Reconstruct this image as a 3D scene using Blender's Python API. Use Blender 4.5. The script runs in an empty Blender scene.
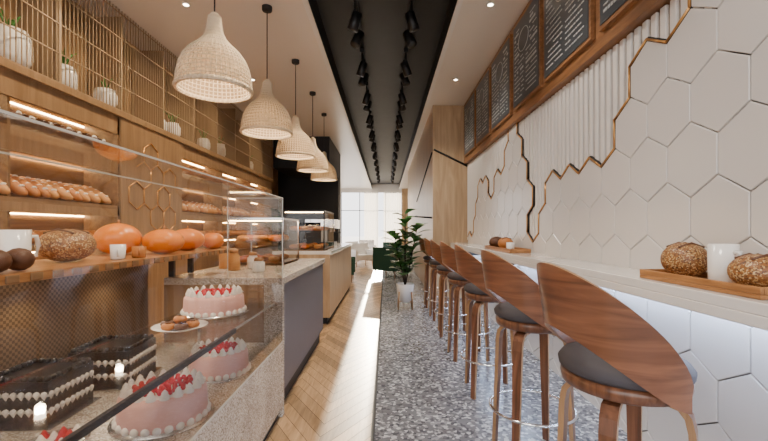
import bpy, math, random
from mathutils import Vector, Matrix
random.seed(7)
S=bpy.context.scene
# ---------------------------------------------------------------- materials
def nm(name):
    m=bpy.data.materials.new(name); m.use_nodes=True
    nt=m.node_tree; b=nt.nodes["Principled BSDF"]; return m,nt,b
def plain(name,c,rough=.5,metal=0,em=None,es=0,coat=0,bump=0,bscale=200):
    m,nt,b=nm(name)
    b.inputs["Base Color"].default_value=(*c,1); b.inputs["Roughness"].default_value=rough
    b.inputs["Metallic"].default_value=metal
    b.inputs["Coat Weight"].default_value=coat
    if em: b.inputs["Emission Color"].default_value=(*em,1); b.inputs["Emission Strength"].default_value=es
    n=nt.nodes.new("ShaderNodeTexNoise"); n.inputs["Scale"].default_value=bscale
    tc=nt.nodes.new("ShaderNodeTexCoord"); nt.links.new(tc.outputs["Object"],n.inputs["Vector"])
    if bump>0:
        bp=nt.nodes.new("ShaderNodeBump"); bp.inputs["Strength"].default_value=bump; bp.inputs["Distance"].default_value=.01
        nt.links.new(n.outputs["Fac"],bp.inputs["Height"]); nt.links.new(bp.outputs["Normal"],b.inputs["Normal"])
    else:
        mr=nt.nodes.new("ShaderNodeMapRange"); mr.inputs["To Min"].default_value=max(0,rough-.03); mr.inputs["To Max"].default_value=min(1,rough+.03)
        n.inputs["Scale"].default_value=5
        nt.links.new(n.outputs["Fac"],mr.inputs["Value"]); nt.links.new(mr.outputs["Result"],b.inputs["Roughness"])
    return m
def wood(name,c1,c2,stretch=(1,1,12),scale=4,rough=.4,island=0,coat=0,dist=1.5):
    m,nt,b=nm(name); L=nt.links.new
    tc=nt.nodes.new("ShaderNodeTexCoord"); mp=nt.nodes.new("ShaderNodeMapping")
    sx=[scale*(10 if s==1 else 1) for s in stretch]
    mp.inputs["Scale"].default_value=sx
    n=nt.nodes.new("ShaderNodeTexNoise"); n.inputs["Scale"].default_value=1; n.inputs["Detail"].default_value=6; n.inputs["Distortion"].default_value=dist
    L(tc.outputs["Object"],mp.inputs["Vector"]); L(mp.outputs["Vector"],n.inputs["Vector"])
    r=nt.nodes.new("ShaderNodeValToRGB"); r.color_ramp.elements[0].position=.3; r.color_ramp.elements[1].position=.7
    r.color_ramp.elements[0].color=(*c1,1); r.color_ramp.elements[1].color=(*c2,1)
    L(n.outputs["Fac"],r.inputs["Fac"])
    out=r.outputs["Color"]
    if island:
        g=nt.nodes.new("ShaderNodeNewGeometry"); hs=nt.nodes.new("ShaderNodeHueSaturation")
        mr=nt.nodes.new("ShaderNodeMapRange"); mr.inputs["To Min"].default_value=1-island; mr.inputs["To Max"].default_value=1+island
        L(g.outputs["Random Per Island"],mr.inputs["Value"]); L(mr.outputs["Result"],hs.inputs["Value"]); L(out,hs.inputs["Color"]); out=hs.outputs["Color"]
    L(out,b.inputs["Base Color"]); b.inputs["Roughness"].default_value=rough; b.inputs["Coat Weight"].default_value=coat
    bp=nt.nodes.new("ShaderNodeBump"); bp.inputs["Strength"].default_value=.08; L(n.outputs["Fac"],bp.inputs["Height"]); L(bp.outputs["Normal"],b.inputs["Normal"])
    return m
def speck(name,base,cols,scale=60,rough=.3,thr=.35):
    m,nt,b=nm(name); L=nt.links.new
    tc=nt.nodes.new("ShaderNodeTexCoord")
    v=nt.nodes.new("ShaderNodeTexVoronoi"); v.inputs["Scale"].default_value=scale
    L(tc.outputs["Object"],v.inputs["Vector"])
    sp=nt.nodes.new("ShaderNodeSeparateColor"); L(v.outputs["Color"],sp.inputs["Color"])
    r=nt.nodes.new("ShaderNodeValToRGB"); r.color_ramp.interpolation='CONSTANT'
    e=r.color_ramp.elements; e[0].color=(*base,1); e[0].position=0; e[1].color=(*cols[0],1); e[1].position=1-thr
    k=len(cols)
    for i,c in enumerate(cols[1:]):
        ne=e.new(1-thr+thr*(i+1)/k); ne.color=(*c,1)
    L(sp.outputs[0],r.inputs["Fac"])
    n=nt.nodes.new("ShaderNodeTexNoise"); n.inputs["Scale"].default_value=4; n.inputs["Detail"].default_value=5; L(tc.outputs["Object"],n.inputs["Vector"])
    mx=nt.nodes.new("ShaderNodeMixRGB"); mx.blend_type='OVERLAY'; mx.inputs[0].default_value=.6
    L(r.outputs["Color"],mx.inputs[1]); L(n.outputs["Fac"],mx.inputs[2]); L(mx.outputs[0],b.inputs["Base Color"])
    b.inputs["Roughness"].default_value=rough
    return m
def glass(name,tint=(1,1,1),refl=.06):
    m=bpy.data.materials.new(name); m.use_nodes=True; nt=m.node_tree; nt.nodes.clear(); L=nt.links.new
    o=nt.nodes.new("ShaderNodeOutputMaterial"); mx=nt.nodes.new("ShaderNodeMixShader"); t=nt.nodes.new("ShaderNodeBsdfTransparent"); g=nt.nodes.new("ShaderNodeBsdfGlossy")
    t.inputs[0].default_value=(*tint,1); g.inputs["Roughness"].default_value=.03
    lw=nt.nodes.new("ShaderNodeFresnel"); lw.inputs[0].default_value=1.45
    ad=nt.nodes.new("ShaderNodeMath"); ad.operation='MULTIPLY'; ad.inputs[1].default_value=refl
    L(lw.outputs[0],ad.inputs[0]); L(ad.outputs[0],mx.inputs[0]); L(t.outputs[0],mx.inputs[1]); L(g.outputs[0],mx.inputs[2]); L(mx.outputs[0],o.inputs[0])
    return m
M={}
M['white']=plain('white_paint',(.82,.80,.77),.45)
M['ceil']=plain('ceiling_paint',(.80,.75,.69),.3)
M['black']=plain('black_paint',(.006,.006,.007),.6)
M['blackm']=plain('black_metal',(.012,.012,.013),.35,.3)
M['tile']=plain('white_hex_tile',(.67,.645,.625),.22)
M['grout']=plain('grout',(.20,.165,.14),.8)
M['flute']=plain('fluted_white',(.80,.77,.73),.5)
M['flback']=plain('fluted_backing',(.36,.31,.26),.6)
M['gold']=plain('bronze_edge',(.58,.30,.10),.3,.7)
M['oakL']=wood('oak_shelving',(.16,.085,.04),(.28,.165,.08),(1,12,1),1.2,.4)
M['oakP']=wood('oak_veneer_wall',(.22,.13,.065),(.34,.21,.115),(1,1,12),1.0,.35)
M['oakV']=wood('oak_panel',(.40,.27,.15),(.56,.40,.24),(1,1,12),1.0,.4)
M['floorw']=wood('oak_floor',(.27,.165,.08),(.46,.30,.165),(1,12,1),3,.32,.45,.1)
M['walnut']=wood('walnut',(.075,.027,.013),(.22,.09,.043),(1,1,12),2.2,.32,0,.3)
M['walnutH']=wood('walnut_horizontal',(.075,.026,.013),(.29,.12,.06),(12,12,1),2.2,.3,0,.3,.9)
M['ply']=wood('plywood_edge',(.26,.14,.065),(.42,.245,.12),(1,1,12),3,.4)
M['frame']=wood('menu_frame_wood',(.20,.09,.035),(.34,.165,.07),(1,12,1),2,.45)
M['board']=wood('tray_wood',(.26,.11,.035),(.46,.22,.08),(1,12,1),3,.4)
M['slate']=plain('slate_board',(.06,.07,.08),.35)
M['chalk']=plain('chalk',(.50,.52,.52),.9)
M['terr']=speck('terrazzo',(.15,.15,.16),[(.25,.25,.26),(.08,.08,.09),(.44,.44,.44)],45,.25,.5)
M['gran']=speck('granite',(.46,.40,.34),[(.24,.20,.16),(.60,.54,.48),(.72,.68,.62)],190,.25,.55)
M['marble']=plain('white_counter_stone',(.85,.82,.78),.12,coat=.3)
M['grey']=plain('grey_panel',(.14,.13,.15),.6,bump=.3,bscale=60)
M['cush']=plain('grey_cushion',(.065,.058,.066),.7,bump=.15,bscale=400)
M['chrome']=plain('chrome',(.8,.8,.82),.12,1)
M['glass']=glass('clear_glass',(.95,.93,.90),1.2)
M['gtop']=glass('top_glass',(.97,.97,.96),.35)
M['gshelf']=glass('shelf_glass',(.96,.96,.95),.3)
M['gedge']=plain('glass_edge',(.55,.53,.48),.15)
M['rail']=plain('dark_rail',(.03,.018,.014),.6)
M['pink']=plain('pink_icing',(.78,.44,.38),.45,bump=.1,bscale=60)
M['cream']=plain('cream',(.85,.80,.74),.5)
M['berry']=plain('red_berry',(.50,.008,.02),.2)
M['choc']=plain('chocolate',(.012,.007,.006),.3)
M['silver']=plain('silver_tray',(.7,.68,.66),.25,.9)
M['porc']=plain('porcelain',(.85,.83,.80),.2)
M['orange']=plain('orange_glaze',(.78,.21,.004),.3)
M['crust']=speck('seeded_crust',(.26,.10,.025),[(.48,.29,.11),(.11,.045,.02),(.58,.4,.2)],190,.45,.45)
M['bread']=plain('bread_crust',(.46,.17,.04),.5,bump=.3,bscale=30)
M['breadl']=plain('baguette_crust',(.60,.29,.09),.5,bump=.3,bscale=30)
M['breadd']=plain('dark_bread',(.10,.038,.016),.5,bump=.3,bscale=30)
M['led']=plain('warm_led',(1,.8,.5),.5,em=(1,.68,.33),es=42)
M['ledw']=plain('cool_led',(1,1,1),.5,em=(.55,.70,1),es=60)
M['bulb']=plain('bulb',(1,1,1),.5,em=(1,.85,.65),es=20)
M['leaf']=plain('fig_leaf',(.06,.20,.04),.28)
M['soil']=plain('soil',(.03,.02,.015),.9)
M['green']=plain('green_velvet',(.012,.06,.04),.8)
M['bronze']=plain('mesh_bronze',(.33,.23,.14),.4,.1)
M['conc']=plain('pavement',(.6,.6,.6),.9)
M['weave']=plain('rattan_strand',(.74,.60,.42),.6)
def transl(name,c1,c2,f):
    m,nt,b=nm(name); b.inputs["Base Color"].default_value=(*c1,1); b.inputs["Roughness"].default_value=.7
    tr=nt.nodes.new("ShaderNodeBsdfTranslucent"); tr.inputs[0].default_value=(*c2,1); mx=nt.nodes.new("ShaderNodeMixShader"); mx.inputs[0].default_value=f
    nt.links.new(b.outputs[0],mx.inputs[1]); nt.links.new(tr.outputs[0],mx.inputs[2]); nt.links.new(mx.outputs[0],nt.nodes["Material Output"].inputs[0]); return m
M['rattan']=transl('woven_rattan',(.34,.24,.145),(.7,.50,.28),.25)
M['curtain']=transl('sheer_curtain',(.88,.80,.70),(.98,.92,.82),.75)
m,nt,b=nm('perforated_panel'); ck=nt.nodes.new("ShaderNodeTexChecker"); ck.inputs["Scale"].default_value=70
tc=nt.nodes.new("ShaderNodeTexCoord"); nt.links.new(tc.outputs["Object"],ck.inputs["Vector"])
ck.inputs["Color1"].default_value=(.20,.13,.075,1); ck.inputs["Color2"].default_value=(.09,.055,.03,1); nt.links.new(ck.outputs[0],b.inputs["Base Color"]); b.inputs["Roughness"].default_value=.5
M['perf']=m
# ---------------------------------------------------------------- mesh builder
class MB:
    def __init__(s): s.v=[];s.f=[];s.mi=[];s.sm=[];s.mats=[]
    def mat(s,k):
        if k not in s.mats: s.mats.append(k)
        return s.mats.index(k)
    def add(s,vs,fs,k,smooth=False,T=None):
        o=len(s.v); i=s.mat(k)
        for p in vs: s.v.append(tuple(T@Vector(p)) if T is not None else tuple(p))
        for f in fs: s.f.append([a+o for a in f]); s.mi.append(i); s.sm.append(smooth)
    def box(s,x0,x1,y0,y1,z0,z1,k,T=None):
        vs=[(x,y,z) for x in (x0,x1) for y in (y0,y1) for z in (z0,z1)]
        s.add(vs,[(0,1,3,2),(4,6,7,5),(0,4,5,1),(2,3,7,6),(0,2,6,4),(1,5,7,3)],k,False,T)
    def rev(s,prof,c,k,seg=32,smooth=True,T=None):
        vs=[];fs=[]
        n=len(prof)
        for j in range(seg):
            a=2*math.pi*j/seg
            for r,z in prof: vs.append((c[0]+r*math.cos(a),c[1]+r*math.sin(a),c[2]+z))
        for j in range(seg):
            j2=(j+1)%seg
            for i in range(n-1): fs.append((j*n+i,j2*n+i,j2*n+i+1,j*n+i+1))
        s.add(vs,fs,k,smooth,T)
    def ell(s,c,rx,ry,rz,k,seg=16,rings=8,T=None):
        vs=[];fs=[]
        for i in range(rings+1):
            p=-math.pi/2+math.pi*i/rings
            for j in range(seg):
                a=2*math.pi*j/seg
                vs.append((c[0]+rx*math.cos(p)*math.cos(a),c[1]+ry*math.cos(p)*math.sin(a),c[2]+rz*math.sin(p)))
        for i in range(rings):
            for j in range(seg): fs.append((i*seg+j,i*seg+(j+1)%seg,(i+1)*seg+(j+1)%seg,(i+1)*seg+j))
        s.add(vs,fs,k,True,T)
    def tube(s,pts,r,k,seg=8,closed=False,smooth=True,rect=None):
        pts=[Vector(p) for p in pts]; n=len(pts); vs=[];fs=[]
        for i,p in enumerate(pts):
            a=pts[(i-1)%n] if (i>0 or closed) else p; b=pts[(i+1)%n] if (i<n-1 or closed) else p
            t=(b-a).normalized(); up=Vector((0,0,1)) if abs(t.z)<.95 else Vector((0,1,0))
            u=t.cross(up).normalized(); w=u.cross(t).normalized()
            rr=r[i] if isinstance(r,list) else r
            for j in range(seg):
                an=2*math.pi*j/seg; vs.append(p+u*rr*math.cos(an)+w*rr*math.sin(an))
        m=n if closed else n-1
        for i in range(m):
            for j in range(seg):
                i2=(i+1)%n; fs.append((i*seg+j,i*seg+(j+1)%seg,i2*seg+(j+1)%seg,i2*seg+j))
        if not closed:
            fs.append(tuple(range(seg))[::-1]); fs.append(tuple((n-1)*seg+j for j in range(seg)))
        s.add(vs,fs,k,smooth)
    def mesh(s,name):
        me=bpy.data.meshes.new(name); me.from_pydata([tuple(v) for v in s.v],[],s.f)
        for k in s.mats: me.materials.append(M[k])
        me.polygons.foreach_set("material_index",s.mi); me.polygons.foreach_set("use_smooth",s.sm); me.update(); return me
    def build(s,name,loc=(0,0,0),rz=0,bevel=0):
        o=bpy.data.objects.new(name,s.mesh(name)); S.collection.objects.link(o); o.location=loc; o.rotation_euler=(0,0,rz)
        if bevel:
            b=o.modifiers.new("bevel",'BEVEL'); b.width=bevel; b.segments=2; b.limit_method='ANGLE'
        return o
def inst(me,name,loc,rz=0,sc=1):
    o=bpy.data.objects.new(name,me); S.collection.objects.link(o); o.location=loc; o.rotation_euler=(0,0,rz); o.scale=(sc,)*3; return o
H=1.35; CZ=3.83; YE=24; Y0=-2.0; XL=-3.4; XR=1.65
# ---------------------------------------------------------------- shell
b=MB()
W=.33; cols=[-.10-W*i for i in range(10)]
pw=.17; RS=.52
for ci,x1 in enumerate(cols):
    x0=x1-W; s=1 if ci%2==0 else -1
    y=Y0-1
    while y<YE-.5:
        g=.003
        if s>0: vs=[(x0,y+g,0),(x1,y+g+RS,0),(x1,y+RS+pw-g,0),(x0,y+pw-g,0)]
        else: vs=[(x0,y+g+RS,0),(x1,y+g,0),(x1,y+pw-g,0),(x0,y+RS+pw-g,0)]
        b.add(vs,[(0,1,2,3)],'floorw'); y+=pw
fw=b.build("herringbone_wood_floor",(0,0,.0))
b=MB(); b.box(XL,-.085,Y0,YE,-.1,-.002,'black'); b.build("subfloor")
b=MB(); b.box(-.10,-.075,Y0,YE,-.05,.003,'black'); b.build("trim_1")
b=MB(); b.box(-.075,XR,Y0,YE,-.1,0,'terr'); b.build("floor")
b=MB(); b.box(-60,60,-40,90,-.3,-.12,'conc'); b.build("ground")
b=MB()
b.box(XL,-.86,Y0,YE,CZ,CZ+.4,'ceil'); b.box(.79,XR,Y0,YE,CZ,CZ+.4,'ceil')
b.box(-.86,.79,Y0,YE,CZ+.27,CZ+.4,'black')
b.box(-.86,-.84,Y0,YE,CZ,CZ+.28,'black'); b.box(.77,.79,Y0,YE,CZ,CZ+.28,'black')
b.build("ceiling")
b=MB(); b.box(-.90,-.84,Y0,YE,CZ-.02,CZ-.0005,'white'); b.box(.77,.83,Y0,YE,CZ-.02,CZ-.0005,'white'); b.build("trim_2")
b=MB(); b.box(XR,XR+.2,Y0,YE,0,CZ,'grout'); b.build("wall_right")
b=MB(); b.box(XL-.2,XL,Y0,13.3,0,CZ,'oakL'); b.box(XL-.2,XL,13.3,YE,0,.4,'white'); b.box(XL-.2,XL,13.3,YE,3.4,CZ,'white'); b.build("wall_left")
b=MB(); b.box(XL,-2.7,YE,YE+.2,0,CZ,'white'); b.box(.95,XR,YE,YE+.2,0,CZ,'oakV'); b.box(-2.7,.95,YE,YE+.2,3.6,CZ+.3,'white')
b.build("wall_back")
b=MB()
for x in (-2.7,-1.6,-.55,-.05,.9): b.box(x,x+.04,YE+.02,YE+.08,0,3.6,'blackm')
b.box(-2.7,.95,YE+.02,YE+.08,2.5,2.54,'blackm'); b.box(-2.7,.95,YE+.02,YE+.08,0,.08,'blackm')
b.build("window_1")
b=MB()
for i in range(7): y=13.4+i*1.7; b.box(XL-.12,XL-.06,y,y+.06,.4,3.4,'blackm')
b.build("added_side_window")  # unseen side windows, added so daylight reaches the far ceiling
b=MB()
def curtain(x0,x1,y):
    n=int((x1-x0)/.03); vs=[];fs=[]
    for i in range(n+1):
        x=x0+(x1-x0)*i/n; yy=y+.04*math.sin(i*1.3)
        vs+= [(x,yy,.03),(x,yy,3.58)]
    for i in range(n): fs.append((2*i,2*i+2,2*i+3,2*i+1))
    b.add(vs,fs,'curtain',True)
curtain(-.14,.93,YE-.2); curtain(-1.3,-.46,YE-.2)
b.build("curtain")
b=MB(); b.box(XL+.002,-1.5,12.6,13.2,0,CZ-.001,'black'); b.box(XL+.41,-1.5,10.6,12.6,3.0,CZ-.001,'black'); b.build("wall_black_partition")
b=MB(); b.box(.93,XR,7.95,17,0,CZ-.001,'oakV'); 
b.build("wall_oak_pier")
b=MB()
def seam(p,q,w=.02):
    p=Vector(p);q=Vector(q); b.tube([p,q],w,'black',4)
seam((.95,7.945,2.95),(1.62,7.945,2.62)); seam((.925,8,2.9),(.925,12,2.2)); seam((.925,8.1,1.6),(.925,16,1.9))
b.build("trim_3")
# ---------------------------------------------------------------- fluted panel & hex tiles
b=MB()
y=1.9
while y<7.9:
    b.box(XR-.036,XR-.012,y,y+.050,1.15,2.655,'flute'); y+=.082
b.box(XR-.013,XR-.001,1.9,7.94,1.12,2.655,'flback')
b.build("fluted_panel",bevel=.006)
prof=[(-2,2.13,9),(2.13,2.5,2.4),(2.5,2.7,2.1),(2.7,3.95,1.8),(3.95,4.05,1.5),(4.05,4.42,1.2),(4.42,4.6,1.8),(4.6,4.8,2.1),(4.8,5.3,2.7),(5.3,5.5,2.4),(5.5,5.75,2.1),(5.75,6.2,1.8),(6.2,6.9,2.1),(6.9,7.3,1.8),(7.3,9,1.2)]
def top(y):
    for (a,c,z) in prof:
        if a<=y<c: return z
    return 1.2
a=.20; hw=a*math.sqrt(3)/2; YO=.2; ZO=.22
inc={}
for r_ in range(-1,11):
    for c_ in range(-5,26):
        y=c_*2*hw+(hw if r_%2 else 0)+YO; z=r_*1.5*a+ZO
        inc[(r_,c_)]=((y,z), z<top(y) and z<2.85)
def corners(y,z,R): return [(y+R*math.sin(math.radians(60*k)),z+R*math.cos(math.radians(60*k))) for k in range(6)]
b=MB(); e=MB()
xt=XR-.050
MZ=2.655
for (r_,c_),((y,z),ok) in inc.items():
    if not ok or y>7.75: continue
    o=corners(y,z,a*.982); i=corners(y,z,a*.962)
    cl=lambda q:min(max(q,0),MZ)
    vs=[(XR-.002,p,cl(q)) for p,q in o]+[(xt+.004,p,cl(q)) for p,q in o]+[(xt,p,cl(q)) for p,q in i]
    fs=[(12,13,14,15,16,17)]
    for k in range(6): k2=(k+1)%6; fs+= [(k,k2,6+k2,6+k),(6+k,6+k2,12+k2,12+k)]
    b.add(vs,fs,'tile')
    cs=corners(y,z,a)
    for k in range(6):
        k2=(k+1)%6; my=(cs[k][0]+cs[k2][0])/2; mz=(cs[k][1]+cs[k2][1])/2; ny=2*my-y; nz=2*mz-z
        rr=round((nz-ZO)/(1.5*a)); cc=round((ny-YO-(hw if rr%2 else 0))/(2*hw))
        if (rr,cc) in inc and not inc[(rr,cc)][1] and nz<2.85:
            p=Vector((xt-.004,cs[k][0],min(cs[k][1],MZ))); q=Vector((xt-.004,cs[k2][0],min(cs[k2][1],MZ)))
            e.tube([p,q],.008,'gold',6); e.tube([p+Vector((.014,0,0)),q+Vector((.014,0,0))],.016,'black',6)
b.build("hexagon_tile_cladding"); e.build("hexagon_edge_trim")
# ---------------------------------------------------------------- menu boards
b=MB(); b.box(1.55,XR-.001,-1,7.94,2.66,CZ-.001,'frame'); b.build("menu_backing_panel")
for (ya,yb) in [(.95,1.85),(1.95,2.85),(2.96,3.84),(3.94,4.76),(4.88,5.75),(5.87,6.72),(6.84,7.72)]:
    b=MB(); b.box(1.515,1.549,ya,yb,2.76,3.74,'frame'); b.box(1.508,1.516,ya+.03,yb-.03,2.79,3.71,'slate')
    z=3.62
    b.tube([(1.505,ya+.45+.16*math.cos(t*.35),3.45+.12*math.sin(t*.35)) for t in range(18)],.004,'chalk',4,True)
    while z>2.85:
        hdr=random.random()<.15
        for cst,cen in ((yb-.08,(ya+yb)/2+.03),((ya+yb)/2-.04,ya+.08)):
            y=cst
            while y>cen+.02:
                l=random.uniform(.015,.06); h=.010 if not hdr else .022
                if not(z>3.3 and abs(y-(ya+.45))<.18) and random.random()<.85: b.box(1.504,1.509,y-l,y,z,z+h,'chalk')
                y-=l+.012
        z-=.048
    b.build("menu_chalkboard")
# ---------------------------------------------------------------- bar counter
b=MB(); b.box(1.28,XR-.055,-.8,7.94,1.055,1.10,'marble'); b.box(1.28,1.31,-.8,7.94,1.01,1.056,'marble')
for y in (-.5,1.2,3,4.8,6.6): b.box(1.35,XR-.055,y,y+.04,.93,1.054,'blackm')
b.build("bar_counter",bevel=.004)
b=MB(); b.box(1.50,1.52,-.7,7.9,1.035,1.054,'ledw'); b.build("under_counter_led_strip")
# ---------------------------------------------------------------- bar stools
def stool():
    s=MB(); sz=.835
    s.rev([(0,.77),(.17,.77),(.205,.785),(.212,.81),(.21,sz-.005),(0,sz-.005)],(0,0,0),'walnut',40)
    s.rev([(0,sz-.005),(.20,sz-.005),(.217,sz+.01),(.220,sz+.03),(.205,sz+.05),(.15,sz+.062),(0,sz+.066)],(0,0,0),'cush',40)
    N=48; K=7; A=math.radians(106)
    def pt(t,w,off):
        th=t*A; c=max(0,math.cos(math.pi*t/2))
        zt=sz+.03+.365*c**.85; zb=sz-.06+.225*c**1.5
        z=zb+(zt-zb)*w
        R=.226+.05*min(1,max(0,(z-sz))/.35)+off
        an=math.pi+th
        return (R*math.cos(an)*1.02,R*math.sin(an)*1.02,z)
    vs=[];fs=[];ed=[]
    for off in (0,.016):
        for i in range(N+1):
            t=-1+2*i/N
            for j in range(K+1): vs.append(pt(t,j/K,off))
    n=(N+1)*(K+1)
    for i in range(N):
        for j in range(K):
            p=i*(K+1)+j; fs.append((p,p+1,p+K+2,p+K+1)); fs.append((n+p,n+p+K+1,n+p+K+2,n+p+1))
    s.add(vs,fs,'walnutH',True)
    for i in range(N):
        for j in (0,K):
            p=i*(K+1)+j; q=p+K+1; ed.append((p,q,n+q,n+p))
    for i in (0,N):
        for j in range(K): p=i*(K+1)+j; ed.append((p,p+1,n+p+1,n+p))
    s.add(vs,ed,'ply')
    for k in range(4):
        an=math.radians(45+90*k); d=Vector((math.cos(an),math.sin(an),0)); tt=Vector((-math.sin(an),math.cos(an),0))
        path=[(.02,.76),(.13,.76),(.175,.75),(.198,.72),(.208,.67),(.215,.5),(.225,.3),(.238,0)]
        wd=[.024,.026,.028,.028,.027,.025,.022,.018]; th=.011
        vs=[]
        for i,(rr,z) in enumerate(path):
            a0=path[max(0,i-1)]; a1=path[min(len(path)-1,i+1)]; dr=a1[0]-a0[0]; dz=a1[1]-a0[1]; l=math.hypot(dr,dz); nr=(-dz/l,dr/l)
            for sw,sn in ((-1,-1),(1,-1),(1,1),(-1,1)):
                r2=rr+nr[0]*sn*th; z2=max(0,z+nr[1]*sn*th)
                vs.append(d*r2+tt*sw*wd[i]+Vector((0,0,z2)))
        f1=[];f2=[]
        for i in range(len(path)-1):
            for j in range(4):
                f=(i*4+j,i*4+(j+1)%4,i*4+4+(j+1)%4,i*4+4+j); (f1 if j in(0,2) else f2).append(f)
        e0=(len(path)-1)*4; f1.append((e0,e0+1,e0+2,e0+3))
        s.add(vs,f1,'walnut',False); s.add(vs,f2,'ply',False)
    s.tube([(.243*math.cos(t*math.pi/20),.243*math.sin(t*math.pi/20),.29) for t in range(40)],.009,'chrome',8,True)
    s.tube([(.05*math.cos(t*math.pi/8),.05*math.sin(t*math.pi/8),.757) for t in range(16)],.012,'blackm',6,True)
    return s.mesh("bar_stool")
sm=stool()
for i,k in enumerate([.0037,.0060,.0084,.0107,.0130,.0153,.0177]):
    inst(sm,"bar_stool",(.875,400*k,0),math.radians([3,4,-3,2,-4,3,0][i]))
# ---------------------------------------------------------------- pendants
def pend():
    s=MB()
    pr=[(.045,.56),(.05,.50),(.06,.44),(.085,.385),(.13,.335),(.185,.285),(.225,.23),(.25,.17),(.265,.10),(.272,.04),(.27,0)]
    fine=[]
    for (r0,z0),(r1,z1) in zip(pr,pr[1:]):
        n=max(1,int(math.hypot(r1-r0,z1-z0)/.024))
        for i in range(n): fine.append((r0+(r1-r0)*i/n,z0+(z1-z0)*i/n))
    fine.append(pr[-1])
    s.rev(fine,(0,0,0),'rattan',50)
    s.mat('weave')
    s.tube([(.272*math.cos(t*math.pi/24),.272*math.sin(t*math.pi/24),0) for t in range(48)],.012,'weave',6,True)
    return s.mesh("pendant_shade")
pm=pend()
for i,k in enumerate([.0077,.0111,.0146,.0180,.0213]):
    y=400*k
    root=bpy.data.objects.new("woven_pendant_lamp",None); S.collection.objects.link(root); root.location=(-1.32,y,2.43)
    o=bpy.data.objects.new("shade",pm); S.collection.objects.link(o); o.parent=root
    w=o.modifiers.new("w",'WIREFRAME'); w.thickness=.012; w.use_replace=False; w.use_even_offset=False; w.material_offset=1
    c=MB(); c.tube([(0,0,.5),(0,0,CZ-2.43)],.006,'black',6); c.rev([(0,-.05),(.05,-.05),(.055,-.04),(.055,0)],(0,0,CZ-2.431),'black',20)
    c.rev([(0,.60),(.02,.59),(.045,.565),(.047,.54)],(0,0,0),'weave',20); c.tube([(0,0,.54),(0,0,.26)],.02,'black',8)
    c.ell((0,0,.21),.045,.045,.055,'bulb')
    oo=bpy.data.objects.new("cord_and_bulb",c.mesh("cord_and_bulb")); S.collection.objects.link(oo); oo.parent=root
    l=bpy.data.lights.new("pendant_light",'POINT'); l.energy=8; l.color=(1,.8,.58); l.shadow_soft_size=.06
    lo=bpy.data.objects.new("lamp_light",l); S.collection.objects.link(lo); lo.location=(0,0,.05); lo.parent=root
# ---------------------------------------------------------------- track lights
for x in (-.36,.30):
    b=MB(); b.box(x-.02,x+.02,.5,21,CZ+.235,CZ+.269,'blackm')
    y=1.9; i=0
    while y<20:
        tx=(.35 if x>0 else -.35); 
        b.tube([(x,y,CZ+.24),(x,y,CZ-.04)],.012,'blackm',6); b.box(x-.03,x+.03,y-.06,y+.06,CZ+.17,CZ+.236,'blackm')
        d=Vector((tx,-.25 if i%2 else .2,-1)).normalized(); c=Vector((x,y,CZ-.06))
        b.tube([c-d*.10,c-d*.095,c+d*.10,c+d*.105],[.05,.058,.062,.056],'blackm',14)
        y+=.95 if i%2 else .42; i+=1
    b.build("track_spotlights")
def spot(loc,tgt,e,col=(1,.86,.7),size=75,r=.08):
    l=bpy.data.lights.new("spot",'SPOT'); l.energy=e; l.color=col; l.spot_size=math.radians(size); l.spot_blend=.8; l.shadow_soft_size=r
    o=bpy.data.objects.new("spot_light",l); S.collection.objects.link(o); o.location=loc
    o.rotation_euler=(Vector(tgt)-Vector(loc)).to_track_quat('-Z','Y').to_euler(); return o
for y in (1.2,3.2,5.2,7.2,9.5,12,15,18,21):
    if y<8: spot((.30,y,CZ-.18),(1.5,y+.1,1.6),100,(1,.90,.78),85)
    spot((-.36,y,CZ-.18),(-1.4,y+.1,.9),200,(1,.80,.57),85)
    spot((0,y,CZ-.1),(.1,y,0),115 if y<14 else 300,(1,.91,.80),95)  # centre row without lamp heads; far ones added to brighten the lounge
b=MB(); 
for y in (2.2,4.4,6.6,8.8,11):
    for x in (1.15,-2.2): b.rev([(0,-.004),(.03,-.004)],(x,y,CZ),'bulb',16); b.rev([(.03,-.005),(.045,-.006),(.047,0)],(x,y,CZ),'white',16)
b.build("recessed_downlights")
for y in (2.2,3.3,4.4,5.5,6.6,8.8): spot((-2.2,y,CZ-.03),(-3.1,y,2.2),110,(1,.78,.50),110)
# ---------------------------------------------------------------- left shelving
def shelfunit(y0,y1,name):
    b=MB(); xf=-3.0
    for z,t in ((2.19,.04),(1.62,.04),(1.22,.05),(.95,.04),(.1,.04)): b.box(XL+.001,xf,y0,y1,z-t,z,'oakL')
    b.box(XL+.001,XL+.02,y0,y1,0,2.6,'oakL')
    b.box(XL+.001,xf,y0,y0+.03,0,2.62,'oakL'); b.box(XL+.001,xf,y1-.03,y1,0,2.62,'oakL')
    b.box(xf-.03,xf,y0,y1,2.42,2.62,'oakP'); b.box(xf-.03,xf,y0,y1,1.99,2.15,'oakP'); b.box(xf-.03,xf,y0,y1,1.50,1.58,'oakP')
    b.box(xf-.03,xf,y0,y1,.1,.93,'oakP')
    for z in (2.50,2.035,1.505,1.14): b.box(XL+.021,XL+.035,y0+.04,y1-.04,z-.010,z+.002,'led')
    n=int((y1-y0)/1.3)
    for i in range(1,n): yy=y0+(y1-y0)*i/n; b.box(XL+.02,xf-.03,yy,yy+.025,.95,2.6,'oakL')
    b.build(name)
shelfunit(.6,4.5,"bakery_shelving_unit"); shelfunit(5.85,10.5,"bakery_shelving_unit")
b=MB(); b.box(XL+.001,-2.98,4.502,5.848,0,2.619,'oakP')
def hexedges(cy,cz,R,skip=()):
    cs=corners(cy,cz,R)
    for k in range(6):
        if k in skip: continue
        b.tube([(-2.976,*cs[k]),(-2.976,*cs[(k+1)%6])],.008,'gold',5)
Rh=.17
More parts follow.
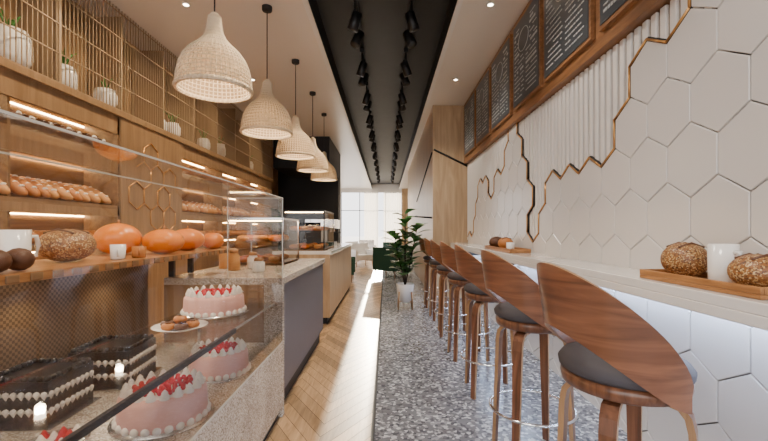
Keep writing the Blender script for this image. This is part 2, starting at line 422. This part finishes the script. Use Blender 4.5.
for (cy,cz,sk) in [(4.92,2.02,(4,)),(5.21,2.02,(3,4)),(5.07,1.765,(0,5)),(4.78,1.765,(1,)),(5.36,1.765,()),(5.07,2.275,(2,3)),(5.21,1.51,(0,5)),(5.5,1.51,(4,)),(5.5,2.02,(2,))]: hexedges(cy,cz,Rh,sk)
b.build("oak_hexagon_panel")
b=MB(); b.box(XL+.001,-2.96,.6,10.5,2.62,2.68,'oakP'); b.box(XL+.001,XL+.02,.6,10.5,2.68,CZ-.001,'oakP'); b.box(XL+.001,-2.97,10.47,10.5,2.68,CZ-.001,'oakL')
b.build("upper_storage_shelf")
b=MB()
y0,y1=.6,10.46
y=y0+.03
while y<y1-.02: b.box(-2.995,-2.988,y,y+.007,2.681,CZ-.002,'bronze'); y+=.05
for z in (2.69,2.96,3.23,3.5,3.78): b.box(-2.99,-2.982,y0+.03,y1-.03,z,z+.010,'bronze')
y=y0+.5
while y<y1-.3:
    b.box(-3.36,-2.98,y,y+.025,2.681,CZ-.08,'bronze'); y+=.85
b.build("bronze_mesh_screen")
for y,h,r in ((3.35,.34,.15),(3.9,.26,.12),(4.5,.24,.13),(5.55,.2,.11),(5.9,.24,.11),(6.9,.24,.11),(7.6,.3,.1),(9.2,.24,.1),(2.75,.36,.14)):
    b=MB(); b.rev([(0,0),(r*.7,0),(r,h*.35),(r,h*.7),(r*.8,h),(r*.72,h),(r*.7,h*.9),(0,h*.9)],(-3.15,y,2.681),'porc',24)
    for k in range(14):
        an=random.random()*6.28; l=random.uniform(.06,.18)
        b.tube([(-3.15,y,2.68+h*.9),(-3.15+.4*l*math.cos(an),y+.4*l*math.sin(an),2.68+h+l*.8),(-3.15+.6*l*math.cos(an),y+.7*l*math.sin(an),2.68+h+l)],[.006,.009,.002],'leaf',4)
    b.build("potted_plant")
def breads(name,y0,y1,z,k,L,r,step,tilt=0,x=-3.14,alt='bread',lean=0):
    b=MB(); y=y0
    while y<y1:
        T=Matrix.Translation((x+random.uniform(-.02,.02),y,z+r*.95+abs(math.sin(lean))*(L/2-r)))@Matrix.Rotation(random.uniform(-.2,.2)+tilt,4,'Z')@Matrix.Rotation(lean,4,'Y')
        b.ell((0,0,0),L/2,r,r,k if random.random()<.7 else alt,14,8,T)
        for q in (-.35,-.12,.12,.35): b.ell((q*L/1.3,0,r*.75),.010,r*.6,r*.28,'cream' if k!='bread' else 'breadl',8,5,T)
        y+=step*random.uniform(.95,1.1)
    b.build(name)
breads("rye_loaves",2.2,4.38,2.19,'breadd',.30,.075,.17,.3,-3.13,'breadd',.25)
breads("baguettes",2.2,4.35,1.62,'breadl',.34,.052,.125,.1,-3.14,'bread',.55)
breads("bread_rolls",2.2,4.38,1.22,'bread',.26,.065,.15,.2)
breads("bread_rolls",6.0,10.2,2.19,'bread',.26,.075,.16,.2)
breads("baguettes",6.0,10.2,1.62,'breadl',.32,.06,.14,.1,-3.14,'bread',.5)
breads("bread_rolls",6.0,10.2,1.22,'bread',.28,.06,.15)
# ---------------------------------------------------------------- display case (near)
XF=-.745; YA=.5; YB=2.88; DZ=.54
b=MB()
b.box(-1.72,XF-.03,YA,YB-.002,0,.08,'black'); b.box(-1.75,XF,YA,YB-.002,.08,DZ,'gran')
b.box(-1.75,-1.71,YA,YB-.002,DZ,1.155,'perf'); b.box(-1.75,XF-.01,YA,YA+.02,DZ,1.0,'oakL')
b.box(-1.30,-.80,YA+.02,YB-.01,.822,.830,'gshelf')
b.box(-.80,-.785,YA+.02,2.10,.812,.834,'rail'); b.box(-.80,-.794,2.10,YB-.01,.820,.832,'gedge')
for y in (.9,2.78): b.box(-1.31,-1.29,y,y+.02,DZ,.822,'chrome')
b.add([(XF,YA,DZ),(XF,YB,DZ),(XF,YB,1.58),(XF,YA,1.58)],[(0,1,2,3)],'glass')
b.add([(-1.14,YB,1.006),(XF,YB,1.006),(XF,YB,1.58),(-1.14,YB,1.58)],[(0,1,2,3)],'glass')
b.add([(-1.14,YA,1.58),(XF,YA,1.58),(XF,YB,1.58),(-1.14,YB,1.58)],[(0,1,2,3)],'gtop')
t=.003
b.box(XF-t,XF+t,YA,YB,1.577,1.583,'gedge'); b.box(XF-t,XF+t,YB-t,YB+t,1.006,1.58,'gedge'); b.box(-1.14-t,-1.14+t,YB-t,YB+t,1.006,1.58,'gedge')
b.box(-1.14-t,-1.14+t,YA,YB,1.577,1.583,'gedge'); b.box(-1.14,XF,YB-t,YB+t,1.577,1.583,'gedge')
b.box(XF-.008,XF+.002,YA,YB,DZ,DZ+.012,'gedge')
b.build("glass_pastry_display_case")
b=MB(); b.box(-1.76,-1.27,.9,3.25,1.165,1.20,'board')
for i in range(24): y=.95+i*.095; b.box(-1.268,-1.262,y,y+.05,1.168,1.197,'oakL')
for y in (2.92,3.2): b.box(-1.59,-1.55,y,y+.03,1.007,1.165,'blackm')
b.build("wooden_bread_ledge",bevel=.004)
b=MB()
for y in (1.3,1.85,2.4): b.rev([(0,0),(.018,0),(.022,.012),(.022,.02)],(-1.6,y,1.144),'bulb',14)
b.build("added_case_glow_lights")  # lamps here and their spots below are added for a warm case glow
for y in (1.3,1.85,2.4): spot((-1.6,y,1.13),(-1.3,y,.5),9,(1,.84,.62),150,.02)
b=MB()
b.box(-1.6,XF,YB,4.88,.955,1.005,'gran'); b.box(-1.58,XF-.02,YB+.051,4.86,.15,.955,'grey'); b.box(-1.55,XF-.06,YB+.02,4.84,0,.15,'black')
b.box(-.88,XF,YB,YB+.05,.0,.955,'gran'); b.box(-1.6,-.88,YB,YB+.05,.0,.955,'oakP')
b.build("granite_top_service_counter",bevel=.003)
b=MB(); b.box(-1.6,-.80,5.7,9.2,.1,1.0,'oakV'); b.box(-1.62,-.78,5.7,9.22,1.0,1.05,'marble'); b.box(-1.55,-.84,5.75,9.15,0,.1,'black')
b.build("oak_service_counter",bevel=.003)
def cabinet(x0,x1,y0,y1,z0,z1,name,fr='blackm'):
    b=MB(); t=.015
    for x in (x0,x1-t):
        for y in (y0,y1-t): b.box(x,x+t,y,y+t,z0,z1,fr)
    b.box(x0,x1,y0,y1,z1,z1+.02,fr); b.box(x0,x1,y0,y1,z0,z0+.02,'board')
    zm=(z0+z1)/2; b.box(x0+.01,x1-.01,y0+.01,y1-.01,zm,zm+.008,'gshelf')
    b.add([(x0,y0,z0),(x1,y0,z0),(x1,y0,z1),(x0,y0,z1)],[(0,1,2,3)],'glass')
    b.add([(x1,y0,z0),(x1,y1,z0),(x1,y1,z1),(x1,y0,z1)],[(0,1,2,3)],'glass')
    b.box(x0+.02,x1-.02,y0+.02,y0+.03,z1-.015,z1-.005,'led')
    for zz in (z0+.02,zm+.008):
        y=y0+.1
        while y<y1-.08:
            for x in (x0+.12,(x0+x1)/2,x1-.12): b.ell((x,y,zz+.032),.06,.045,.034,random.choice(['bread','breadl','orange']),10,6)
            y+=.13
    b.build(name)
cabinet(-1.5,-.9,5.85,6.9,1.051,1.62,"glass_bread_cabinet")
cabinet(-1.55,-1.0,3.9,4.6,1.006,1.45,"glass_bread_cabinet",'chrome')
b=MB(); b.box(-1.5,-1.0,7.4,8.2,1.051,1.12,'blackm'); b.box(-1.5,-1.2,7.4,8.2,1.12,1.5,'blackm'); b.box(-1.5,-.95,7.4,8.2,1.38,1.55,'chrome')
for y in (7.6,8.0): b.tube([(-1.05,y,1.38),(-1.05,y,1.31)],.03,'chrome',10); b.tube([(-1.05,y,1.31),(-.9,y,1.3)],.012,'black',6)
b.build("espresso_machine",bevel=.01)
# ---------------------------------------------------------------- cakes
def cake(name,x,y,z,r,h):
    b=MB()
    b.rev([(0,0),(r+.03,0),(r+.032,.006),(0,.008)],(x,y,z),'silver',40)
    b.rev([(r,.006),(r+.004,.03),(r,h-.02),(r-.012,h-.003),(r-.03,h)],(x,y,z),'pink',48)
    b.rev([(r-.029,h),(0,h+.002)],(x,y,z),'cream',48)
    n=26
    for i in range(n):
        a_=2*math.pi*i/n; b.ell((x+(r+.002)*math.cos(a_),y+(r+.002)*math.sin(a_),z+.018),.017,.017,.016,'cream',8,5)
    n=18
    for i in range(n):
        a_=2*math.pi*i/n; b.rev([(.019,-.002),(.02,.008),(.012,.02),(.013,.024),(.003,.036),(0,.038)],(x+(r-.028)*math.cos(a_),y+(r-.028)*math.sin(a_),z+h),'cream',8)
    for q in range(60):
        rr=(r-.055)*math.sqrt((q+.5)/60); a_=q*2.39996
        b.ell((x+rr*math.cos(a_),y+rr*math.sin(a_),z+h+.010),.011,.011,.011,'berry',8,5)
    b.build(name)
cake("strawberry_cream_cake",-.96,1.73,DZ+.001,.17,.13)
cake("strawberry_cream_cake",-.95,2.28,DZ+.001,.155,.13)
cake("strawberry_cream_cake",-1.08,2.52,.831,.175,.12)
def choc(x,y,z,w,rz):
    b=MB(); h=.004
    for k,t in (('choc',.055),('cream',.012),('choc',.055),('cream',.012),('choc',.05)):
        ww=w if k=='choc' else w-.004
        b.box(-ww,ww,-ww,ww,h,h+t,k); h+=t
    n=9
    for i in range(n):
        q=-w+2*w*(i+.5)/n
        for zz in (.062,.13):
            for (px,py) in ((w,q),(-w,q),(q,-w),(q,w)): b.rev([(0,-.022),(.006,-.012),(.012,.0),(.011,.010),(0,.015)],(px,py,zz+.004),'cream',8)
        for j in range(n):
            if i in (0,n-1) or j in (0,n-1): b.ell((q,-w+2*w*(j+.5)/n,h+.008),.014,.014,.013,'choc',8,5)
    b.box(-w-.025,w+.025,-w-.025,w+.025,0,.004,'silver')
    b.build("chocolate_layer_cake",(x,y,z),rz)
choc(-1.47,2.17,DZ+.001,.145,.1); choc(-1.52,1.76,DZ+.001,.135,.05)
b=MB(); pc=(-1.24,1.50,DZ+.001); b.rev([(0,0),(.08,0),(.105,.012),(.108,.016),(.08,.006),(0,.006)],pc,'silver',40)
for q in range(12):
    rr=.08*math.sqrt((q+.5)/12); a_=q*2.4
    b.rev([(.02,0),(.022,.01),(.013,.022),(.004,.038),(0,.04)],(pc[0]+rr*math.cos(a_),pc[1]+rr*math.sin(a_),pc[2]+.006),'cream' if q%3 else 'berry',10)
b.build("meringue_platter")
b=MB(); c=(-1.08,2.10,.831); b.rev([(0,0),(.08,0),(.13,.016),(.135,.02),(.08,.008),(0,.008)],c,'porc',36)
for q in range(6):
    a_=q*1.05; b.rev([(.014,.0),(.03,.006),(.036,.018),(.03,.03),(.014,.034)],(c[0]+.065*math.cos(a_),c[1]+.065*math.sin(a_),c[2]+.008),'breadd' if q%2 else 'bread',14)
b.rev([(.012,.0),(.03,.006),(.034,.018),(.028,.03),(.012,.034)],(c[0],c[1],c[2]+.035),'bread',14)
b.build("donut_plate")
# ---------------------------------------------------------------- items on the ledge
def loaf(x,y,z,r,h,name="seeded_round_loaf",k='crust'):
    b=MB(); b.ell((x,y,z+h*.55),r,r,h*.55,k,28,14)
    for q in (-.4,0,.4):
        b.tube([(x-r*.6,y+q*r,z+h*.95),(x,y+q*r,z+h*1.08),(x+r*.6,y+q*r,z+h*.95)],.006,'breadd',5)
    o=b.build(name)
def pumpkin(x,y,z,r,h):
    b=MB(); vs=[];fs=[];seg=48;rg=14
    for i in range(rg+1):
        p=-math.pi/2+math.pi*i/rg
        for j in range(seg):
            a_=2*math.pi*j/seg; R=r*(.97+.045*abs(math.cos(4*a_)))*math.cos(p); vs.append((x+R*math.cos(a_),y+R*math.sin(a_),z+h*.5+h*.5*math.sin(p)))
    for i in range(rg):
        for j in range(seg): fs.append((i*seg+j,i*seg+(j+1)%seg,(i+1)*seg+(j+1)%seg,(i+1)*seg+j))
    b.add(vs,fs,'orange',True); b.tube([(x,y,z+h*.95),(x+.005,y,z+h+.02)],[.009,.006],'bread',6)
    b.build("orange_pumpkin")
def mug(x,y,z,r,h,k='porc',ang=0,name="coffee_mug"):
    b=MB(); b.rev([(0,0),(r*.85,0),(r*.95,h*.1),(r,h),(r*.93,h),(r*.88,h*.15),(0,h*.12)],(x,y,z),k,28)
    d=Vector((math.cos(ang),math.sin(ang),0)); c=Vector((x,y,z))
    b.tube([c+d*(r*.93+.0)+Vector((0,0,h*.8)),c+d*(r*1.4)+Vector((0,0,h*.82)),c+d*(r*1.6)+Vector((0,0,h*.55)),c+d*(r*1.4)+Vector((0,0,h*.28)),c+d*(r*.93)+Vector((0,0,h*.25))],h*.06,k,8)
    b.build(name)
LZ=1.201
mug(-1.50,1.62,LZ,.05,.15,'porc',1.2,"white_jug")
loaf(-1.50,1.88,LZ,.115,.14)
pumpkin(-1.62,2.42,LZ,.125,.19); mug(-1.36,2.03,LZ,.035,.075,'porc',-1); mug(-1.34,2.17,LZ,.035,.06,'bread',-1,"small_brown_bowl")
pumpkin(-1.40,2.52,LZ,.12,.155); pumpkin(-1.45,2.92,LZ,.12,.16); pumpkin(-1.36,3.14,LZ,.085,.13)
b=MB()
for i in range(5): b.ell((-1.34,1.10+i*.09,LZ+.042),.05,.04,.042,'breadd',12,8)
b.build("dinner_rolls")
for (x,y,h) in ((-1.30,3.42,.16),(-1.18,3.55,.13),(-1.05,3.3,.1),(-1.45,3.6,.18)):
    b=MB(); b.rev([(0,0),(.045,0),(.05,.01),(.05,h*.75),(.035,h*.85),(.035,h),(0,h)],(x,y,1.006),'porc' if h<.15 else 'breadl',20)
    b.rev([(0,h+.02),(.03,h+.018),(.038,h),(.038,h-.01)],(x,y,1.006),'board',20); b.build("counter_jar")
# ---------------------------------------------------------------- items on bar
def tray(x0,x1,y0,y1,z):
    b=MB(); b.box(x0,x1,y0,y1,z,z+.018,'board')
    b.box(x0,x0+.015,y0,y1,z+.018,z+.045,'board'); b.box(x1-.015,x1,y0,y1,z+.018,z+.045,'board')
    b.box(x0+.015,x1-.015,y0,y0+.015,z+.018,z+.045,'board'); b.box(x0+.015,x1-.015,y1-.015,y1,z+.018,z+.045,'board')
    b.build("wooden_serving_tray",bevel=.003)
tray(1.33,1.56,1.42,2.10,1.101); loaf(1.45,1.94,1.12,.10,.155); mug(1.45,1.72,1.12,.055,.17,'porc',-1.5,"white_jug"); loaf(1.43,1.54,1.12,.09,.125)
tray(1.33,1.56,4.3,5.4,1.101); loaf(1.42,4.75,1.12,.09,.13,k='bread'); loaf(1.44,5.2,1.12,.10,.13,k='breadd'); mug(1.4,4.5,1.12,.045,.09,'porc',-1.5); mug(1.46,4.98,1.12,.045,.09,'porc',-1.5)
# ---------------------------------------------------------------- plant
b=MB(); px,py=.33,6.9
b.rev([(0,.12),(.12,.12),(.155,.42),(.15,.425),(.14,.40),(0,.39)],(px,py,0),'porc',32); b.rev([(0,0),(.135,0)],(px,py,.395),'soil',24)
for k in range(4):
    an=math.radians(45+90*k); b.tube([(px+.17*math.cos(an),py+.17*math.sin(an),0),(px+.15*math.cos(an),py+.15*math.sin(an),.30)],[.012,.014],'ply',6)
b.tube([(px-.15*.7,py-.15*.7,.13),(px+.15*.7,py+.15*.7,.13)],.012,'ply',6); b.tube([(px+.15*.7,py-.15*.7,.13),(px-.15*.7,py+.15*.7,.13)],.012,'ply',6)
def leaf(p,d,L,Wd):
    d=d.normalized(); u=d.cross(Vector((0,0,1))).normalized(); n=u.cross(d)
    vs=[];fs=[]
    pr=[(0,.05),(.15,.4),(.35,.7),(.6,1),(.8,.85),(.95,.4),(1,.05)]
    for t,w in pr:
        c=p+d*L*t-Vector((0,0,1))*L*.35*t*t
        vs+= [c-u*Wd*w+n*.15*Wd*w,c,c+u*Wd*w+n*.15*Wd*w]
    for i in range(len(pr)-1): fs+= [(3*i,3*i+1,3*i+4,3*i+3),(3*i+1,3*i+2,3*i+5,3*i+4)]
    b.add(vs,fs,'leaf',True)
for (bx,by,hh) in ((0,0,1.62),(.18,.05,1.4),(-.16,-.08,1.25)):
    pts=[Vector((px+bx*t*1.2,py+by*t*1.2,.39+(hh-.39)*t)) for t in (0,.25,.5,.75,1)]
    b.tube(pts,[.014,.012,.011,.009,.005],'soil',6)
    for q in range(19):
        t=.2+.8*q/18; p=Vector((px+bx*t*1.2,py+by*t*1.2,.39+(hh-.39)*t)); an=q*2.4+bx*9
        leaf(p,Vector((math.cos(an),math.sin(an),.7)),random.uniform(.27,.36),random.uniform(.11,.15))
b.build("fiddle_leaf_fig")
# ---------------------------------------------------------------- far lounge
def armchair(k):
    s=MB()
    s.box(-.29,.29,-.3,.255,.28,.44,k); s.box(-.38,-.295,-.32,.255,.2,.62,k); s.box(.295,.38,-.32,.255,.2,.62,k); s.box(-.38,.38,.26,.38,.2,.86,k)
    for x in (-.32,.32):
        for y in (-.26,.32): s.tube([(x,y,0),(x,y,.2)],[.012,.02],'ply',6)
    return s
for (x,y,r,k) in ((.14,11.6,2.6,'green'),(.42,13.2,2.0,'green'),(-.9,14.8,.5,'porc'),(-1.2,17,1.,'porc'),(-1.15,10.6,1.6,'green'),(.3,16.5,3,'green'),(-.9,19.5,.2,'porc')):
    armchair(k).build("armchair",(x,y,0),r,bevel=.03)
for (x,y) in ((-1.4,15.9),(.35,18.5)):
    b=MB(); b.rev([(0,.72),(.35,.72),(.36,.735),(.35,.75),(0,.75)],(x,y,0),'porc',32); b.tube([(x,y,.015),(x,y,.72)],.025,'blackm',10); b.rev([(0,0),(.22,0),(.22,.015),(0,.02)],(x,y,0),'blackm',24); b.build("round_cafe_table")
# ---------------------------------------------------------------- world, sun, camera
w=bpy.data.worlds.new("World"); S.world=w; w.use_nodes=True; bg=w.node_tree.nodes["Background"]
bg.inputs[0].default_value=(.97,.95,.95,1); bg.inputs[1].default_value=3.6
l=bpy.data.lights.new("sun",'SUN'); l.energy=13; l.color=(1,.86,.66); l.angle=.004
o=bpy.data.objects.new("sun",l); S.collection.objects.link(o); el=math.radians(9.2)
o.rotation_euler=Vector((.001,-math.cos(el),-math.sin(el))).to_track_quat('-Z','Y').to_euler(); o.location=(0,40,8)
cam=bpy.data.cameras.new("Camera"); co=bpy.data.objects.new("Camera",cam); S.collection.objects.link(co)
co.location=(0,0,H); co.rotation_euler=(math.pi/2,0,0); cam.lens=36*400/768; cam.sensor_width=36; cam.shift_x=-2/768; cam.shift_y=9.5/768; cam.clip_start=.05
S.camera=co
